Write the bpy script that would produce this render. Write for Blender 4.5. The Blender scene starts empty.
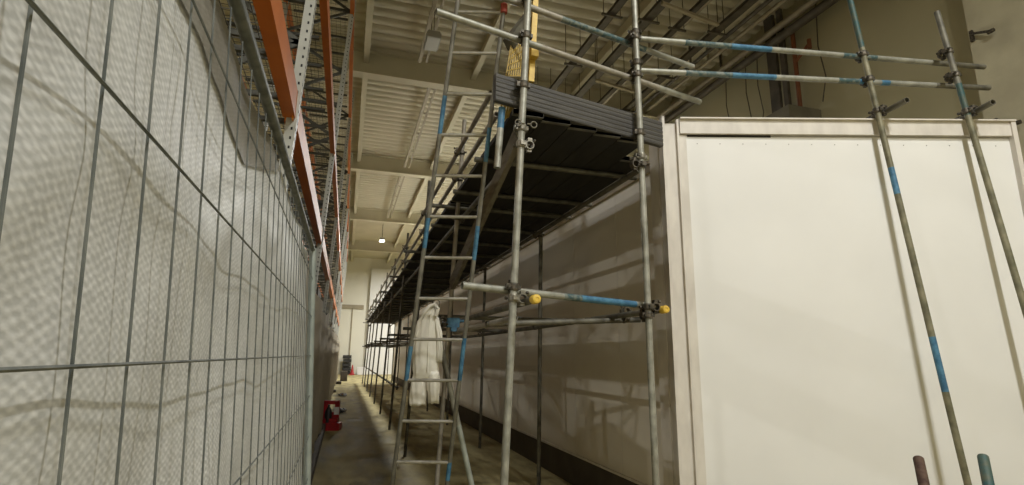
import bpy, bmesh, math, random
from mathutils import Vector, Matrix
random.seed(7)
C = bpy.context.scene.collection
S = bpy.context.scene

# ---------------------------------------------------------------- camera
F = 540.0; EYE = Vector((0, 0, 1.5))
_a = Vector((345-512, 242.5-354, F)).normalized()
_xp = 28.0
_u = Vector((_xp, ((345-512)*_xp+F*F)/111.5, F)).normalized()
_r = _u.cross(_a)
if _r.x < 0: _r = -_r
R3 = Matrix((_r, _a, _u))                       # camera (x right, y up, z forward) -> world
cam = bpy.data.cameras.new('camera'); camo = bpy.data.objects.new('camera', cam); C.objects.link(camo)
cam.sensor_fit = 'HORIZONTAL'; cam.sensor_width = 36; cam.lens = F/1024*36
cam.clip_start = 0.02; cam.clip_end = 200
cx = R3 @ Vector((1, 0, 0)); cy = R3 @ Vector((0, 1, 0)); cz = R3 @ Vector((0, 0, 1))
m = Matrix(((cx.x, cy.x, -cz.x, EYE.x), (cx.y, cy.y, -cz.y, EYE.y), (cx.z, cy.z, -cz.z, EYE.z), (0, 0, 0, 1)))
camo.matrix_world = m
S.camera = camo

def ray(px, py): return R3 @ Vector((px-512, 242.5-py, F))
def at(px, py, X=None, Y=None, Z=None, d=None):
    """world point seen at a photograph pixel, on the plane X=.., Y=.., Z=.. or at depth d"""
    w = ray(px, py)
    t = X/w.x if X is not None else Y/w.y if Y is not None else (Z-1.5)/w.z if Z is not None else d/F
    return EYE + w*t

# ---------------------------------------------------------------- world, exposure, lamps
W = bpy.data.worlds.new('world'); S.world = W; W.use_nodes = True
W.node_tree.nodes['Background'].inputs[0].default_value = (1.0, .93, .8, 1)
W.node_tree.nodes['Background'].inputs[1].default_value = 0.05
S.view_settings.view_transform = 'Standard'; S.view_settings.look = 'None'
S.view_settings.exposure = 0.36; S.view_settings.gamma = 1; S.view_settings.use_curve_mapping = False

LAMPS = [  # x, y, z, watts (0 = switched off)
    (3.3, -0.9, 8.0, 300), (2.0, -4.2, 8.0, 360),
    (1.31, 10.4, 7.95, 0), (1.61, 31.8, 8.0, 430),
    (4.88, 18.0, 8.0, 560), (5.0, 26.0, 8.0, 750), (5.0, 38.0, 8.0, 620), (-5.2, 20.0, 8.0, 380), (-12.0, -2.0, 8.0, 480), (-12.0, 13.0, 8.0, 300)]  # mid-cabin lamps and the one beyond the racks: added to brighten ceiling and mesh

# ---------------------------------------------------------------- materials
def mat(name, col, rough=.6, metal=0.0, col2=None, scale=8, detail=4, bump=0.0, bscale=None, spec=None, stretch=None, contrast=(.35, .65)):
    m = bpy.data.materials.new(name); m.use_nodes = True
    nt = m.node_tree; b = nt.nodes['Principled BSDF']
    b.inputs['Base Color'].default_value = (*col, 1); b.inputs['Roughness'].default_value = rough; b.inputs['Metallic'].default_value = metal
    if spec is not None: b.inputs['Specular IOR Level'].default_value = spec
    tc = nt.nodes.new('ShaderNodeTexCoord'); mp = nt.nodes.new('ShaderNodeMapping')
    nt.links.new(tc.outputs['Object'], mp.inputs[0])
    if stretch: mp.inputs['Scale'].default_value = stretch
    if col2 is not None:
        n = nt.nodes.new('ShaderNodeTexNoise'); n.inputs['Scale'].default_value = scale; n.inputs['Detail'].default_value = detail
        nt.links.new(mp.outputs[0], n.inputs['Vector'])
        r = nt.nodes.new('ShaderNodeValToRGB'); r.color_ramp.elements[0].color = (*col, 1); r.color_ramp.elements[1].color = (*col2, 1)
        r.color_ramp.elements[0].position = contrast[0]; r.color_ramp.elements[1].position = contrast[1]
        nt.links.new(n.outputs[0], r.inputs[0]); nt.links.new(r.outputs[0], b.inputs['Base Color'])
    if bump:
        n = nt.nodes.new('ShaderNodeTexNoise'); n.inputs['Scale'].default_value = bscale or scale*3; n.inputs['Detail'].default_value = 3
        nt.links.new(mp.outputs[0], n.inputs['Vector'])
        bp = nt.nodes.new('ShaderNodeBump'); bp.inputs['Strength'].default_value = bump; bp.inputs['Distance'].default_value = .01
        nt.links.new(n.outputs[0], bp.inputs['Height']); nt.links.new(bp.outputs[0], b.inputs['Normal'])
    return m
M = {}
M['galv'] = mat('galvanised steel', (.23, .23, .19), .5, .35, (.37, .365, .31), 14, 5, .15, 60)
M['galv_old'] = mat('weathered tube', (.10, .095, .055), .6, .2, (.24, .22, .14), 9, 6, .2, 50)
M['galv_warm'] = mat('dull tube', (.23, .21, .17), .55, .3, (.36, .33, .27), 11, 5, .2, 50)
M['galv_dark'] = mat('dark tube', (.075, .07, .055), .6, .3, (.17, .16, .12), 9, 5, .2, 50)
M['rust'] = mat('rusty tube', (.045, .02, .011), .8, .1, (.10, .058, .036), 25, 6, .3, 60)
M['teal'] = mat('teal painted tube', (.02, .075, .075), .6, .1, (.075, .085, .055), 22, 6, .2, 60)
M['blue'] = mat('blue paint', (.03, .11, .20), .5, 0, (.07, .20, .31), 25, 6, .15, 60)
M['blue_worn'] = mat('worn blue paint', (.045, .09, .095), .55, .1, (.17, .19, .165), 30, 6, .15, 60, contrast=(.42, .58))
M['coupler'] = mat('coupler steel', (.05, .045, .035), .55, .6, (.14, .12, .09), 30, 4, .2, 80)
M['coupler_bright'] = mat('zinc coupler', (.28, .26, .21), .45, .6, (.14, .13, .1), 30, 4, .2, 80)
M['board'] = mat('shade-darkened scaffold board', (.007, .0065, .006), .8, 0, (.018, .016, .014), 3, 5, .3, 30, stretch=(6, 1, 6))  # dark grey boards, colour blackened for the shade under the deck
M['toe'] = mat('dark grey toe board', (.040, .037, .032), .6, 0, (.075, .070, .060), 5, 6, .3, 40, stretch=(.6, .6, 9))
M['timber'] = mat('grey timber', (.10, .085, .06), .8, 0, (.17, .15, .11), 6, 5, .3, 40, stretch=(5, 1, 5))
M['yellow'] = mat('yellow plastic', (.72, .50, .07), .5, 0, (.60, .38, .05), 20, 4)
M['yellow_dk'] = mat('yellow grating', (.52, .36, .08), .6, 0, (.35, .24, .05), 30, 4)
M['red'] = mat('red plastic', (.42, .012, .015), .45, 0, (.30, .01, .012), 10, 3)
M['redcap'] = mat('red cap', (.34, .06, .035), .6)
M['white_label'] = mat('white label', (.75, .73, .7), .6)
M['black'] = mat('black plastic', (.012, .011, .01), .5, 0, (.03, .028, .025), 12, 3)
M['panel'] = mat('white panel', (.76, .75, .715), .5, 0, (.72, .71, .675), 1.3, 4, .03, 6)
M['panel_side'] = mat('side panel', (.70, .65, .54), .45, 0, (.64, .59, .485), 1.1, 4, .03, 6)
M['trimw'] = mat('white trim', (.66, .62, .55), .5, 0, (.56, .52, .46), 9, 5, .08, 30, stretch=(1, 1, .4))
M['trimtop'] = mat('cream trim', (.42, .36, .25), .55, 0, (.34, .29, .19), 6, 5, .1, 30)
M['plinth'] = mat('dark plinth', (.06, .05, .04), .7, 0, (.085, .07, .055), 4, 4)
M['screw'] = mat('screw', (.18, .17, .15), .5, .5)
M['seam'] = mat('seam', (.02, .018, .015), .8)
M['walld'] = mat('olive wall', (.43, .39, .245), .85, 0, (.38, .345, .215), .5, 4)
M['wallp'] = mat('pale pillar', (.50, .46, .32), .85, 0, (.40, .36, .25), 2.0, 5, .3, 12)
M['wallf'] = mat('end wall', (.72, .69, .58), .7, 0, (.67, .64, .53), .4, 3)
M['cream'] = mat('cream steel', (.56, .51, .37), .6, 0, (.49, .45, .32), .8, 4)
M['tray'] = mat('cable tray', (.06, .05, .035), .6, .2, (.10, .085, .06), 5, 4)
M['pipe'] = mat('cream pipe', (.34, .29, .19), .5, .1, (.26, .22, .14), 4, 4)
M['orange'] = mat('orange beam', (.50, .135, .014), .5, 0, (.40, .10, .012), 3, 4)
M['connector'] = mat('amber connector', (.62, .20, .01), .5)
M['rackg'] = mat('pale rack upright', (.42, .42, .38), .5, .1, (.36, .36, .32), 5, 4)
M['rackd'] = mat('dark mesh steel', (.055, .055, .045), .6, .3, (.09, .09, .075), 9, 3)
M['hole'] = mat('hole', (.02, .02, .02), .9)
M['fence'] = mat('fence zinc', (.09, .10, .095), .5, .4, (.17, .18, .165), 25, 4, .1, 60)
M['fence_post'] = mat('fence tube', (.22, .25, .23), .5, .3, (.30, .33, .30), 12, 4)
M['coat'] = mat('off white cloth', (.78, .76, .67), .85, 0, (.70, .67, .58), 6, 5, .35, 14)
M['lampbody'] = mat('lamp body', (.32, .31, .27), .5, .2)
M['duct'] = mat('duct box', (.17, .15, .10), .7, 0, (.13, .115, .075), 3, 3)
M['pipe_orange'] = mat('orange pipe', (.17, .055, .015), .6)
M['box'] = mat('dark carton', (.05, .04, .03), .8, 0, (.08, .065, .045), 4, 3)
M['alu'] = mat('ladder aluminium', (.34, .33, .28), .42, .55, (.46, .44, .38), 20, 4, .1, 60)
M['alu_dk'] = mat('ladder stile', (.13, .125, .10), .5, .4, (.22, .21, .17), 12, 4)
M['green_tube'] = mat('green grey tube', (.30, .33, .29), .45, .3, (.42, .45, .40), 12, 4)

def emit(name, col, s):
    m = bpy.data.materials.new(name); m.use_nodes = True; b = m.node_tree.nodes['Principled BSDF']
    b.inputs['Base Color'].default_value = (.8, .8, .8, 1); b.inputs['Emission Color'].default_value = (*col, 1); b.inputs['Emission Strength'].default_value = s
    return m
M['lit'] = emit('lit lens', (1, .95, .82), 14); M['unlit'] = mat('unlit lens', (.5, .5, .45), .3)

def floor_mat():
    m = bpy.data.materials.new('polished concrete'); m.use_nodes = True; nt = m.node_tree; b = nt.nodes['Principled BSDF']
    tc = nt.nodes.new('ShaderNodeTexCoord'); mp = nt.nodes.new('ShaderNodeMapping'); mp.inputs['Scale'].default_value = (1.4, .5, 1)
    nt.links.new(tc.outputs['Object'], mp.inputs[0])
    n = nt.nodes.new('ShaderNodeTexNoise'); n.inputs['Scale'].default_value = 1.8; n.inputs['Detail'].default_value = 8; n.inputs['Roughness'].default_value = .65
    nt.links.new(mp.outputs[0], n.inputs[0])
    r = nt.nodes.new('ShaderNodeValToRGB'); e = r.color_ramp.elements
    e[0].position = .32; e[0].color = (.15, .125, .058, 1); e[1].position = .7; e[1].color = (.50, .43, .23, 1)
    x = e.new(.48); x.color = (.33, .28, .14, 1)
    nt.links.new(n.outputs[0], r.inputs[0]); nt.links.new(r.outputs[0], b.inputs['Base Color'])
    r2 = nt.nodes.new('ShaderNodeMapRange'); r2.inputs[1].default_value = .35; r2.inputs[2].default_value = .65; r2.inputs[3].default_value = .60; r2.inputs[4].default_value = .85
    nt.links.new(n.outputs[0], r2.inputs[0]); nt.links.new(r2.outputs[0], b.inputs['Roughness'])
    bp = nt.nodes.new('ShaderNodeBump'); bp.inputs['Strength'].default_value = .12; bp.inputs['Distance'].default_value = .02
    nt.links.new(n.outputs[0], bp.inputs['Height']); nt.links.new(bp.outputs[0], b.inputs['Normal'])
    b.inputs['Specular IOR Level'].default_value = .12
    return m
M['floor'] = floor_mat()

def weave_mat(name, base, light, dark, pitch=.0088, transl=.15):
    """woven debris sheeting: little tape dashes in a lattice, softly mottled"""
    m = bpy.data.materials.new(name); m.use_nodes = True; nt = m.node_tree; b = nt.nodes['Principled BSDF']; L = nt.links.new
    tc = nt.nodes.new('ShaderNodeTexCoord'); mp = nt.nodes.new('ShaderNodeMapping'); mp.inputs['Rotation'].default_value = (math.radians(4), 0, 0)
    L(tc.outputs['Object'], mp.inputs[0])
    nz = nt.nodes.new('ShaderNodeTexNoise'); nz.inputs['Scale'].default_value = 65; nz.inputs['Detail'].default_value = 2; L(tc.outputs['Object'], nz.inputs[0])
    sc = nt.nodes.new('ShaderNodeVectorMath'); sc.operation = 'SCALE'; sc.inputs[3].default_value = .006; L(nz.outputs['Color'], sc.inputs[0])
    ad = nt.nodes.new('ShaderNodeVectorMath'); ad.operation = 'ADD'; L(mp.outputs[0], ad.inputs[0]); L(sc.outputs[0], ad.inputs[1])
    se = nt.nodes.new('ShaderNodeSeparateXYZ'); L(ad.outputs[0], se.inputs[0])
    def sn(sock, k, ph=0):
        a = nt.nodes.new('ShaderNodeMath'); a.operation = 'MULTIPLY_ADD'; a.inputs[1].default_value = k; a.inputs[2].default_value = ph; L(sock, a.inputs[0])
        s = nt.nodes.new('ShaderNodeMath'); s.operation = 'SINE'; L(a.outputs[0], s.inputs[0]); return s.outputs[0]
    k = 2*math.pi/pitch; k2 = k*.5
    mu = nt.nodes.new('ShaderNodeMath'); mu.operation = 'MULTIPLY'; L(sn(se.outputs[1], k2), mu.inputs[0]); L(sn(se.outputs[2], k), mu.inputs[1])
    mr = nt.nodes.new('ShaderNodeMapRange'); mr.inputs[1].default_value = -.45; mr.inputs[2].default_value = 1.0
    ms_ = nt.nodes.new('ShaderNodeMapping'); ms_.inputs['Scale'].default_value = (1, 75, 190); L(mp.outputs[0], ms_.inputs[0])
    na = nt.nodes.new('ShaderNodeTexNoise'); na.inputs['Scale'].default_value = 1.0; na.inputs['Detail'].default_value = 2.5; L(ms_.outputs[0], na.inputs[0])
    nb = nt.nodes.new('ShaderNodeMath'); nb.operation = 'MULTIPLY_ADD'; nb.inputs[1].default_value = 2.6; nb.inputs[2].default_value = -1.3; L(na.outputs[0], nb.inputs[0])
    nc = nt.nodes.new('ShaderNodeMath'); nc.operation = 'MULTIPLY_ADD'; nc.inputs[1].default_value = .55; L(mu.outputs[0], nc.inputs[0]); L(nb.outputs[0], nc.inputs[2])
    L(nc.outputs[0], mr.inputs[0])
    n2 = nt.nodes.new('ShaderNodeTexNoise'); n2.inputs['Scale'].default_value = 9; n2.inputs['Detail'].default_value = 6; L(tc.outputs['Object'], n2.inputs[0])
    mr2 = nt.nodes.new('ShaderNodeMapRange'); mr2.inputs[1].default_value = .3; mr2.inputs[2].default_value = .7; L(n2.outputs[0], mr2.inputs[0])
    mx = nt.nodes.new('ShaderNodeMix'); mx.data_type = 'RGBA'; L(mr2.outputs[0], mx.inputs[0]); mx.inputs[6].default_value = (*dark, 1); mx.inputs[7].default_value = (*base, 1)
    mul = nt.nodes.new('ShaderNodeMath'); mul.operation = 'MULTIPLY'; L(mr.outputs[0], mul.inputs[0]); mul.inputs[1].default_value = .55
    mx2 = nt.nodes.new('ShaderNodeMix'); mx2.data_type = 'RGBA'; L(mul.outputs[0], mx2.inputs[0]); L(mx.outputs[2], mx2.inputs[6]); mx2.inputs[7].default_value = (*light, 1)
    L(mx2.outputs[2], b.inputs['Base Color']); b.inputs['Roughness'].default_value = .55
    bp = nt.nodes.new('ShaderNodeBump'); bp.inputs['Strength'].default_value = .25; bp.inputs['Distance'].default_value = .0004
    L(mu.outputs[0], bp.inputs['Height']); L(bp.outputs[0], b.inputs['Normal'])
    tr = nt.nodes.new('ShaderNodeBsdfTranslucent'); L(mx2.outputs[2], tr.inputs[0])
    ms = nt.nodes.new('ShaderNodeMixShader'); ms.inputs[0].default_value = transl
    L(b.outputs[0], ms.inputs[1]); L(tr.outputs[0], ms.inputs[2]); L(ms.outputs[0], nt.nodes['Material Output'].inputs[0])
    return m
M['sheet'] = weave_mat('woven white sheeting', (.44, .445, .425), (.80, .80, .78), (.355, .355, .335))
M['sheet_shade'] = weave_mat('sheeting with painted shade', (.22, .205, .17), (.29, .275, .235), (.185, .17, .14))  # shadow on the white sheeting, put into a darker colour
M['sheet2'] = weave_mat('beige sheeting', (.42, .37, .28), (.52, .47, .38), (.34, .295, .22), .014)

# ---------------------------------------------------------------- mesh helpers
def link(name, bm, mats, parent=None, smooth=False, world=True):
    me = bpy.data.meshes.new(name)
    bmesh.ops.recalc_face_normals(bm, faces=bm.faces[:]) if smooth != 'raw' else None
    bm.to_mesh(me); bm.free()
    for k in (mats if isinstance(mats, (list, tuple)) else [mats]): me.materials.append(M[k])
    o = bpy.data.objects.new(name, me); C.objects.link(o)
    if parent is not None: o.parent = parent
    if smooth:
        for p in me.polygons: p.use_smooth = True
        if smooth is True:
            try: me.set_sharp_from_angle(angle=math.radians(40))
            except Exception: pass
    return o
def tag(o, label, cat, group=None, kind=None):
    o['label'] = label; o['category'] = cat
    if group: o['group'] = group
    if kind: o['kind'] = kind
    return o
def struct(o, label=None):
    o['kind'] = 'structure'
    if label: o['label'] = label
    return o
def empty(name, loc): 
    o = bpy.data.objects.new(name, None); C.objects.link(o); o.location = loc; o.empty_display_size = .1; return o
def box(bm, x0, x1, y0, y1, z0, z1, mi=0):
    vs = [bm.verts.new((x, y, z)) for z in (z0, z1) for y in (y0, y1) for x in (x0, x1)]
    for f in ((0, 1, 3, 2), (4, 6, 7, 5), (0, 4, 5, 1), (2, 3, 7, 6), (0, 2, 6, 4), (1, 5, 7, 3)):
        fc = bm.faces.new([vs[i] for i in f]); fc.material_index = mi
def frame_of(d):
    d = d.normalized(); up = Vector((0, 0, 1)) if abs(d.z) < .9 else Vector((0, 1, 0))
    x = up.cross(d).normalized(); return x, d.cross(x), d
def bar(bm, p, q, w, h, mi=0, up=None):
    """rectangular bar from p to q"""
    p = Vector(p); q = Vector(q); d = (q-p).normalized(); up = Vector(up) if up else (Vector((0, 0, 1)) if abs(d.z) < .95 else Vector((0, 1, 0)))
    x = up.cross(d).normalized()*w/2; y = d.cross(x).normalized()*h/2
    vs = [bm.verts.new(c+s) for c in (p, q) for s in (-x-y, x-y, x+y, -x+y)]
    for f in ((0, 3, 2, 1), (4, 5, 6, 7), (0, 1, 5, 4), (1, 2, 6, 5), (2, 3, 7, 6), (3, 0, 4, 7)):
        bm.faces.new([vs[i] for i in f]).material_index = mi
def rod(bm, p, q, r, n=8, mi=0, r2=None):
    p = Vector(p); q = Vector(q); x, y, d = frame_of(q-p); r2 = r if r2 is None else r2
    A = [bm.verts.new(p+(x*math.cos(t)+y*math.sin(t))*r) for t in [2*math.pi*i/n for i in range(n)]]
    B = [bm.verts.new(q+(x*math.cos(t)+y*math.sin(t))*r2) for t in [2*math.pi*i/n for i in range(n)]]
    for i in range(n): bm.faces.new((A[i], A[(i+1) % n], B[(i+1) % n], B[i])).material_index = mi
    bm.faces.new(A[::-1]).material_index = mi; bm.faces.new(B).material_index = mi
def path_rod(bm, pts, r, n=8, mi=0):
    pts = [Vector(p) for p in pts]; rings = []
    for i, p in enumerate(pts):
        d = (pts[min(i+1, len(pts)-1)]-pts[max(i-1, 0)]); x, y, d = frame_of(d)
        rings.append([bm.verts.new(p+(x*math.cos(t)+y*math.sin(t))*r) for t in [2*math.pi*k/n for k in range(n)]])
    for A, B in zip(rings, rings[1:]):
        for i in range(n): bm.faces.new((A[i], A[(i+1) % n], B[(i+1) % n], B[i])).material_index = mi
    bm.faces.new(rings[0][::-1]).material_index = mi; bm.faces.new(rings[-1]).material_index = mi
TR = .02415
def tube(name, p, q, mats='galv', bands=(), r=TR, n=16, label=None, cat='scaffold tube', group=None, parent=None, wall=.004):
    """hollow scaffold tube; bands = [(t0, t1, index)] painted lengths"""
    p = Vector(p); q = Vector(q); L = (q-p).length; x, y, d = frame_of(q-p)
    bm = bmesh.new(); cuts = {0.0, 1.0}
    for b in bands: cuts.add(b[0]); cuts.add(b[1])
    cuts = sorted(cuts); cs = [(math.cos(2*math.pi*i/n), math.sin(2*math.pi*i/n)) for i in range(n)]
    def ring(z, rr): return [bm.verts.new((c*rr, s*rr, z)) for c, s in cs]
    rings = [ring(t*L, r) for t in cuts]
    for k, (A, B) in enumerate(zip(rings, rings[1:])):
        mid = (cuts[k]+cuts[k+1])/2; mi = 0
        for b in bands:
            if b[0] <= mid <= b[1]: mi = b[2]
        for i in range(n): bm.faces.new((A[i], A[(i+1) % n], B[(i+1) % n], B[i])).material_index = mi
    for A, z, s in ((rings[0], 0, 1), (rings[-1], L, -1)):
        I = ring(z, r-wall); J = ring(z+s*min(.05, L*.3), r-wall)
        for a, b in ((A, I), (I, J)):
            for i in range(n): bm.faces.new((a[i], a[(i+1) % n], b[(i+1) % n], b[i]))
        bm.faces.new(J)
    o = link(name, bm, mats, parent, True)
    o.matrix_world = Matrix(((x.x, y.x, d.x, p.x), (x.y, y.y, d.y, p.y), (x.z, y.z, d.z, p.z), (0, 0, 0, 1)))
    if label: tag(o, label, cat, group)
    return o

def coupler_mesh():
    bm = bmesh.new()
    def saddle(c, ax, n=18):
        # ring band around axis ax through c
        x, y, d = frame_of(ax); prof = [(-.024, .0245), (-.024, .031), (-.014, .034), (.014, .034), (.024, .031), (.024, .0245)]
        rs = [[bm.verts.new(c+d*h+(x*math.cos(t)+y*math.sin(t))*r) for h, r in prof] for t in [2*math.pi*i/n for i in range(n)]]
        for i in range(n):
            A, B = rs[i], rs[(i+1) % n]
            for k in range(6): bm.faces.new((A[k], A[(k+1) % 6], B[(k+1) % 6], B[k]))
    saddle(Vector((0, 0, 0)), Vector((0, 0, 1))); saddle(Vector((.058, 0, 0)), Vector((0, 1, 0)))
    box(bm, .018, .040, -.02, .02, -.022, .022)
    box(bm, -.012, .022, .030, .052, -.018, .018); box(bm, -.012, .022, -.046, -.030, -.014, .014)   # hinge and latch lugs
    box(bm, .044, .074, -.018, .018, .030, .052); box(bm, .044, .074, -.014, .014, -.046, -.030)
    me = bpy.data.meshes.new('coupler'); bmesh.ops.recalc_face_normals(bm, faces=bm.faces[:]); bm.to_mesh(me); bm.free()
    for p in me.polygons: p.use_smooth = False
    me.materials.append(M['coupler']); return me
def bolt_mesh():
    bm = bmesh.new(); rod(bm, (.05, .041, 0), (-.045, .041, 0), .0055, 8); rod(bm, (-.03, .041, 0), (-.044, .041, 0), .012, 6)
    rod(bm, (.059, 0, .041), (.10, 0, .041), .0055, 8); rod(bm, (.088, 0, .041), (.102, 0, .041), .012, 6)
    me = bpy.data.meshes.new('bolt'); bmesh.ops.recalc_face_normals(bm, faces=bm.faces[:]); bm.to_mesh(me); bm.free()
    me.materials.append(M['coupler']); return me
CM, BM_ = coupler_mesh(), bolt_mesh()
def coupler(p1, d1, p2, label, group=None, bolts=True, bright=False):
    p1 = Vector(p1); z = Vector(d1).normalized(); x = Vector(p2)-p1; x = (x-z*x.dot(z)).normalized(); y = z.cross(x)
    me = CM
    if bright:
        me = CM.copy(); me.materials.clear(); me.materials.append(M['coupler_bright'])
    o = bpy.data.objects.new('scaffold_coupler', me); C.objects.link(o)
    o.matrix_world = Matrix(((x.x, y.x, z.x, p1.x), (x.y, y.y, z.y, p1.y), (x.z, y.z, z.z, p1.z), (0, 0, 0, 1)))
    tag(o, label, 'scaffold coupler', group)
    if bolts:
        b = bpy.data.objects.new('bolt', BM_); C.objects.link(b); b.parent = o
    return o
ORD = ['nearest', 'second', 'third', 'fourth', 'fifth', 'sixth', 'seventh', 'eighth', 'ninth', 'tenth', 'eleventh', 'twelfth', 'thirteenth', 'fourteenth', 'fifteenth']

# ================================================================ THE WAREHOUSE SHELL
YE = 44.0; ZC = 9.0
bm = bmesh.new(); box(bm, -18, 8.9, -8, YE, -.1, 0); struct(link('floor', bm, 'floor'), 'polished yellowish concrete floor')
bm = bmesh.new(); box(bm, 8.75, 8.95, -8, YE, 0, ZC+.3); struct(link('wall_right', bm, 'walld'), 'olive brown warehouse wall behind the white cabin')
bm = bmesh.new(); box(bm, -18.2, -18, -8, YE, 0, ZC+.3); struct(link('wall_left', bm, 'walld'))
bm = bmesh.new(); box(bm, -18, 8.75, YE, YE+.2, 0, ZC+.3); struct(link('wall_far', bm, 'wallf'), 'pale end wall at the far end of the aisle')
bm = bmesh.new(); box(bm, -18, 8.75, -8.2, -8, 0, ZC+.3); struct(link('wall_back', bm, 'wallf'))
# profiled steel roof deck: ribs run across the aisle
bm = bmesh.new(); y = -8.0; P = .33; prof = []
while y < YE:
    prof += [(y, ZC), (y+.20, ZC), (y+.23, ZC+.07), (y+.30, ZC+.07)]; y += P
vs = [[bm.verts.new((x, a, b)) for a, b in prof] for x in (-18.2, 8.95)]
for i in range(len(prof)-1): bm.faces.new((vs[0][i], vs[1][i], vs[1][i+1], vs[0][i+1]))
struct(link('ceiling', bm, 'cream', smooth='raw'), 'cream profiled steel roof deck')
# cross beams (I sections) and long purlins
tn = 0
for yb in (-3.2, 4.9, 12.95, 20.4, 28.5, 37.2):
    bm = bmesh.new(); box(bm, -18, 8.75, yb-.03, yb+.03, ZC-.62, ZC-.02); box(bm, -18, 8.75, yb-.16, yb+.16, ZC-.66, ZC-.62); box(bm, -18, 8.75, yb-.16, yb+.16, ZC-.05, ZC-.01)
    tn += 1; struct(link('trim_%d' % tn, bm, 'cream'), 'cream steel roof beam crossing above the aisle')
for xp in (-11, -5.5, 0.0, 2.75, 5.6, 7.6):
    bm = bmesh.new(); box(bm, xp-.02, xp+.02, -8, YE, ZC-.3, ZC-.02); box(bm, xp-.07, xp+.07, -8, YE, ZC-.33, ZC-.30)
    tn += 1; struct(link('trim_%d' % tn, bm, 'cream'), 'cream roof purlin running along the hall')
# end wall details: header band, tall pale door panel
bm = bmesh.new(); box(bm, -3, 1.15, YE-.12, YE-.002, 4.95, 5.25); tn += 1; struct(link('trim_%d' % tn, bm, 'pipe'), 'dull cream band across the end wall')
bm = bmesh.new(); box(bm, 1.55, 4.6, YE-.35, YE-.002, 0, 8.15); struct(link('wall_far_panel', bm, 'panel'), 'tall white panel projecting from the end wall')
bm = bmesh.new(); box(bm, .28, .36, YE-.06, YE-.002, 0, 4.95); tn += 1; struct(link('trim_%d' % tn, bm, 'pipe'))
# right wall: pale rough pillar near the camera side
bm = bmesh.new(); box(bm, 8.35, 8.75, -8, 4.85, 0, ZC)
struct(link('wall_right_pier', bm, 'wallp'), 'pale rough pier of the right hand wall')

# cable trays and pipes under the roof
def tray(x, z, w, y0, y1, label, mt='tray', h=.06):
    t = empty('cable_tray', (x, y0, z)); tag(t, label, 'cable tray')
    bm = bmesh.new(); box(bm, -w/2, w/2, 0, y1-y0, 0, .008); box(bm, -w/2, -w/2+.012, 0, y1-y0, 0, h); box(bm, w/2-.012, w/2, 0, y1-y0, 0, h)
    link('tray', bm, mt, t)
    k = 0; yy = .6
    while yy < y1-y0:
        bm = bmesh.new(); bar(bm, (-w/2-.14, yy, -.03), (w/2+.14, yy, -.03), .04, .04); bar(bm, (-w/2-.1, yy, -.03), (-w/2-.1, yy, ZC-z-.05), .012, .012); bar(bm, (w/2+.1, yy, -.03), (w/2+.1, yy, ZC-z-.05), .012, .012)
        link('hanger', bm, 'tray', t); yy += 1.9
    return t
tray(4.5, 8.0, .16, 4.0, 13.5, 'dark cable tray under the roof, nearest the ladder scaffold')
tray(5.3, 8.05, .2, 4.0, 30, 'long dark cable tray under the roof, second across from the scaffold')
tray(5.95, 8.0, .12, 4.0, 30, 'narrow dark cable tray beside the wide roof tray')
tray(6.9, 8.1, .18, 4.0, 30, 'dark cable tray under the roof nearest the right wall')
for i, (x, z, r, mt, lb) in enumerate([(8.28, 8.35, .075, 'pipe', 'cream pipe high along the right wall, upper of the pair'), (8.26, 8.08, .09, 'tray', 'thick dark pipe along the right wall, lower of the pair'),
        (7.9, 8.5, .05, 'pipe', 'thin cream pipe under the roof near the right wall'), (7.4, 8.3, .045, 'tray', 'thin dark pipe hung under the roof before the wall pipes'), (6.3, 8.3, .04, 'pipe', 'thin cream pipe between the dark roof trays')]):
    bm = bmesh.new(); rod(bm, (x, 3.0, z), (x, 32, z), r, 14)
    for yy in range(4, 32, 3): box(bm, x-.02, x+.02, yy-.02, yy+.02, z, ZC)
    tag(link('ceiling_pipe', bm, mt, smooth=True), lb, 'pipe')
for i, (a, b, lb) in enumerate([((662, 3), (718, 25), 'pale fluorescent batten hung near the top of the picture'), ((596, 80), (634, 92), 'pale batten hung under the roof between the two near poles')]):
    p, q = at(*a, Z=7.75), at(*b, Z=7.75)
    t = empty('batten_light', (p+q)/2); tag(t, lb, 'light')
    bm = bmesh.new(); bar(bm, p-t.location, q-t.location, .07, .05); link('body', bm, 'pipe', t)
    bm = bmesh.new()
    for c in (p, q): bar(bm, c-t.location+Vector((0, 0, .02)), c-t.location+Vector((0, 0, ZC-7.8)), .012, .012)
    link('hanger', bm, 'tray', t)
# services dropping down the right wall and the duct unit over the cabin
t = empty('service_drop', (8.5, 8.45, 4)); tag(t, 'bundle of dark vertical trays and an orange pipe down the right wall', 'service riser')
bm = bmesh.new(); box(bm, -.05, .02, .05, .30, 2.55, 4.9); link('riser_tray', bm, 'tray', t)
bm = bmesh.new(); box(bm, -.05, .02, -.18, -.06, 2.55, 4.9); link('riser_tray', bm, 'tray', t)
bm = bmesh.new(); rod(bm, (0, -.40, 2.3), (0, -.40, 4.3), .045, 12); rod(bm, (0, -.40, 3.5), (0, -.78, 3.72), .03, 10); rod(bm, (0, -.78, 3.60), (0, -.78, 3.80), .04, 10); link('orange_pipe', bm, 'pipe_orange', t)['label'] = 'orange pipe'
for yy in (-.95, .72, 1.1, 1.8):
    bm = bmesh.new(); path_rod(bm, [(.1, yy, 4.6), (.08, yy+.05, 3.6), (.1, yy-.03, 2.9), (.05, yy+.06, 2.4)], .012, 6)
    link('cable', bm, 'tray', t)
t = empty('air_unit', (8.3, 8.35, 5.75)); tag(t, 'dark air handling unit on the wall just above the cabin top', 'air unit')
bm = bmesh.new(); box(bm, -.35, .448, -.55, .25, -.1, .62); link('casing', bm, 'duct', t)
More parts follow.
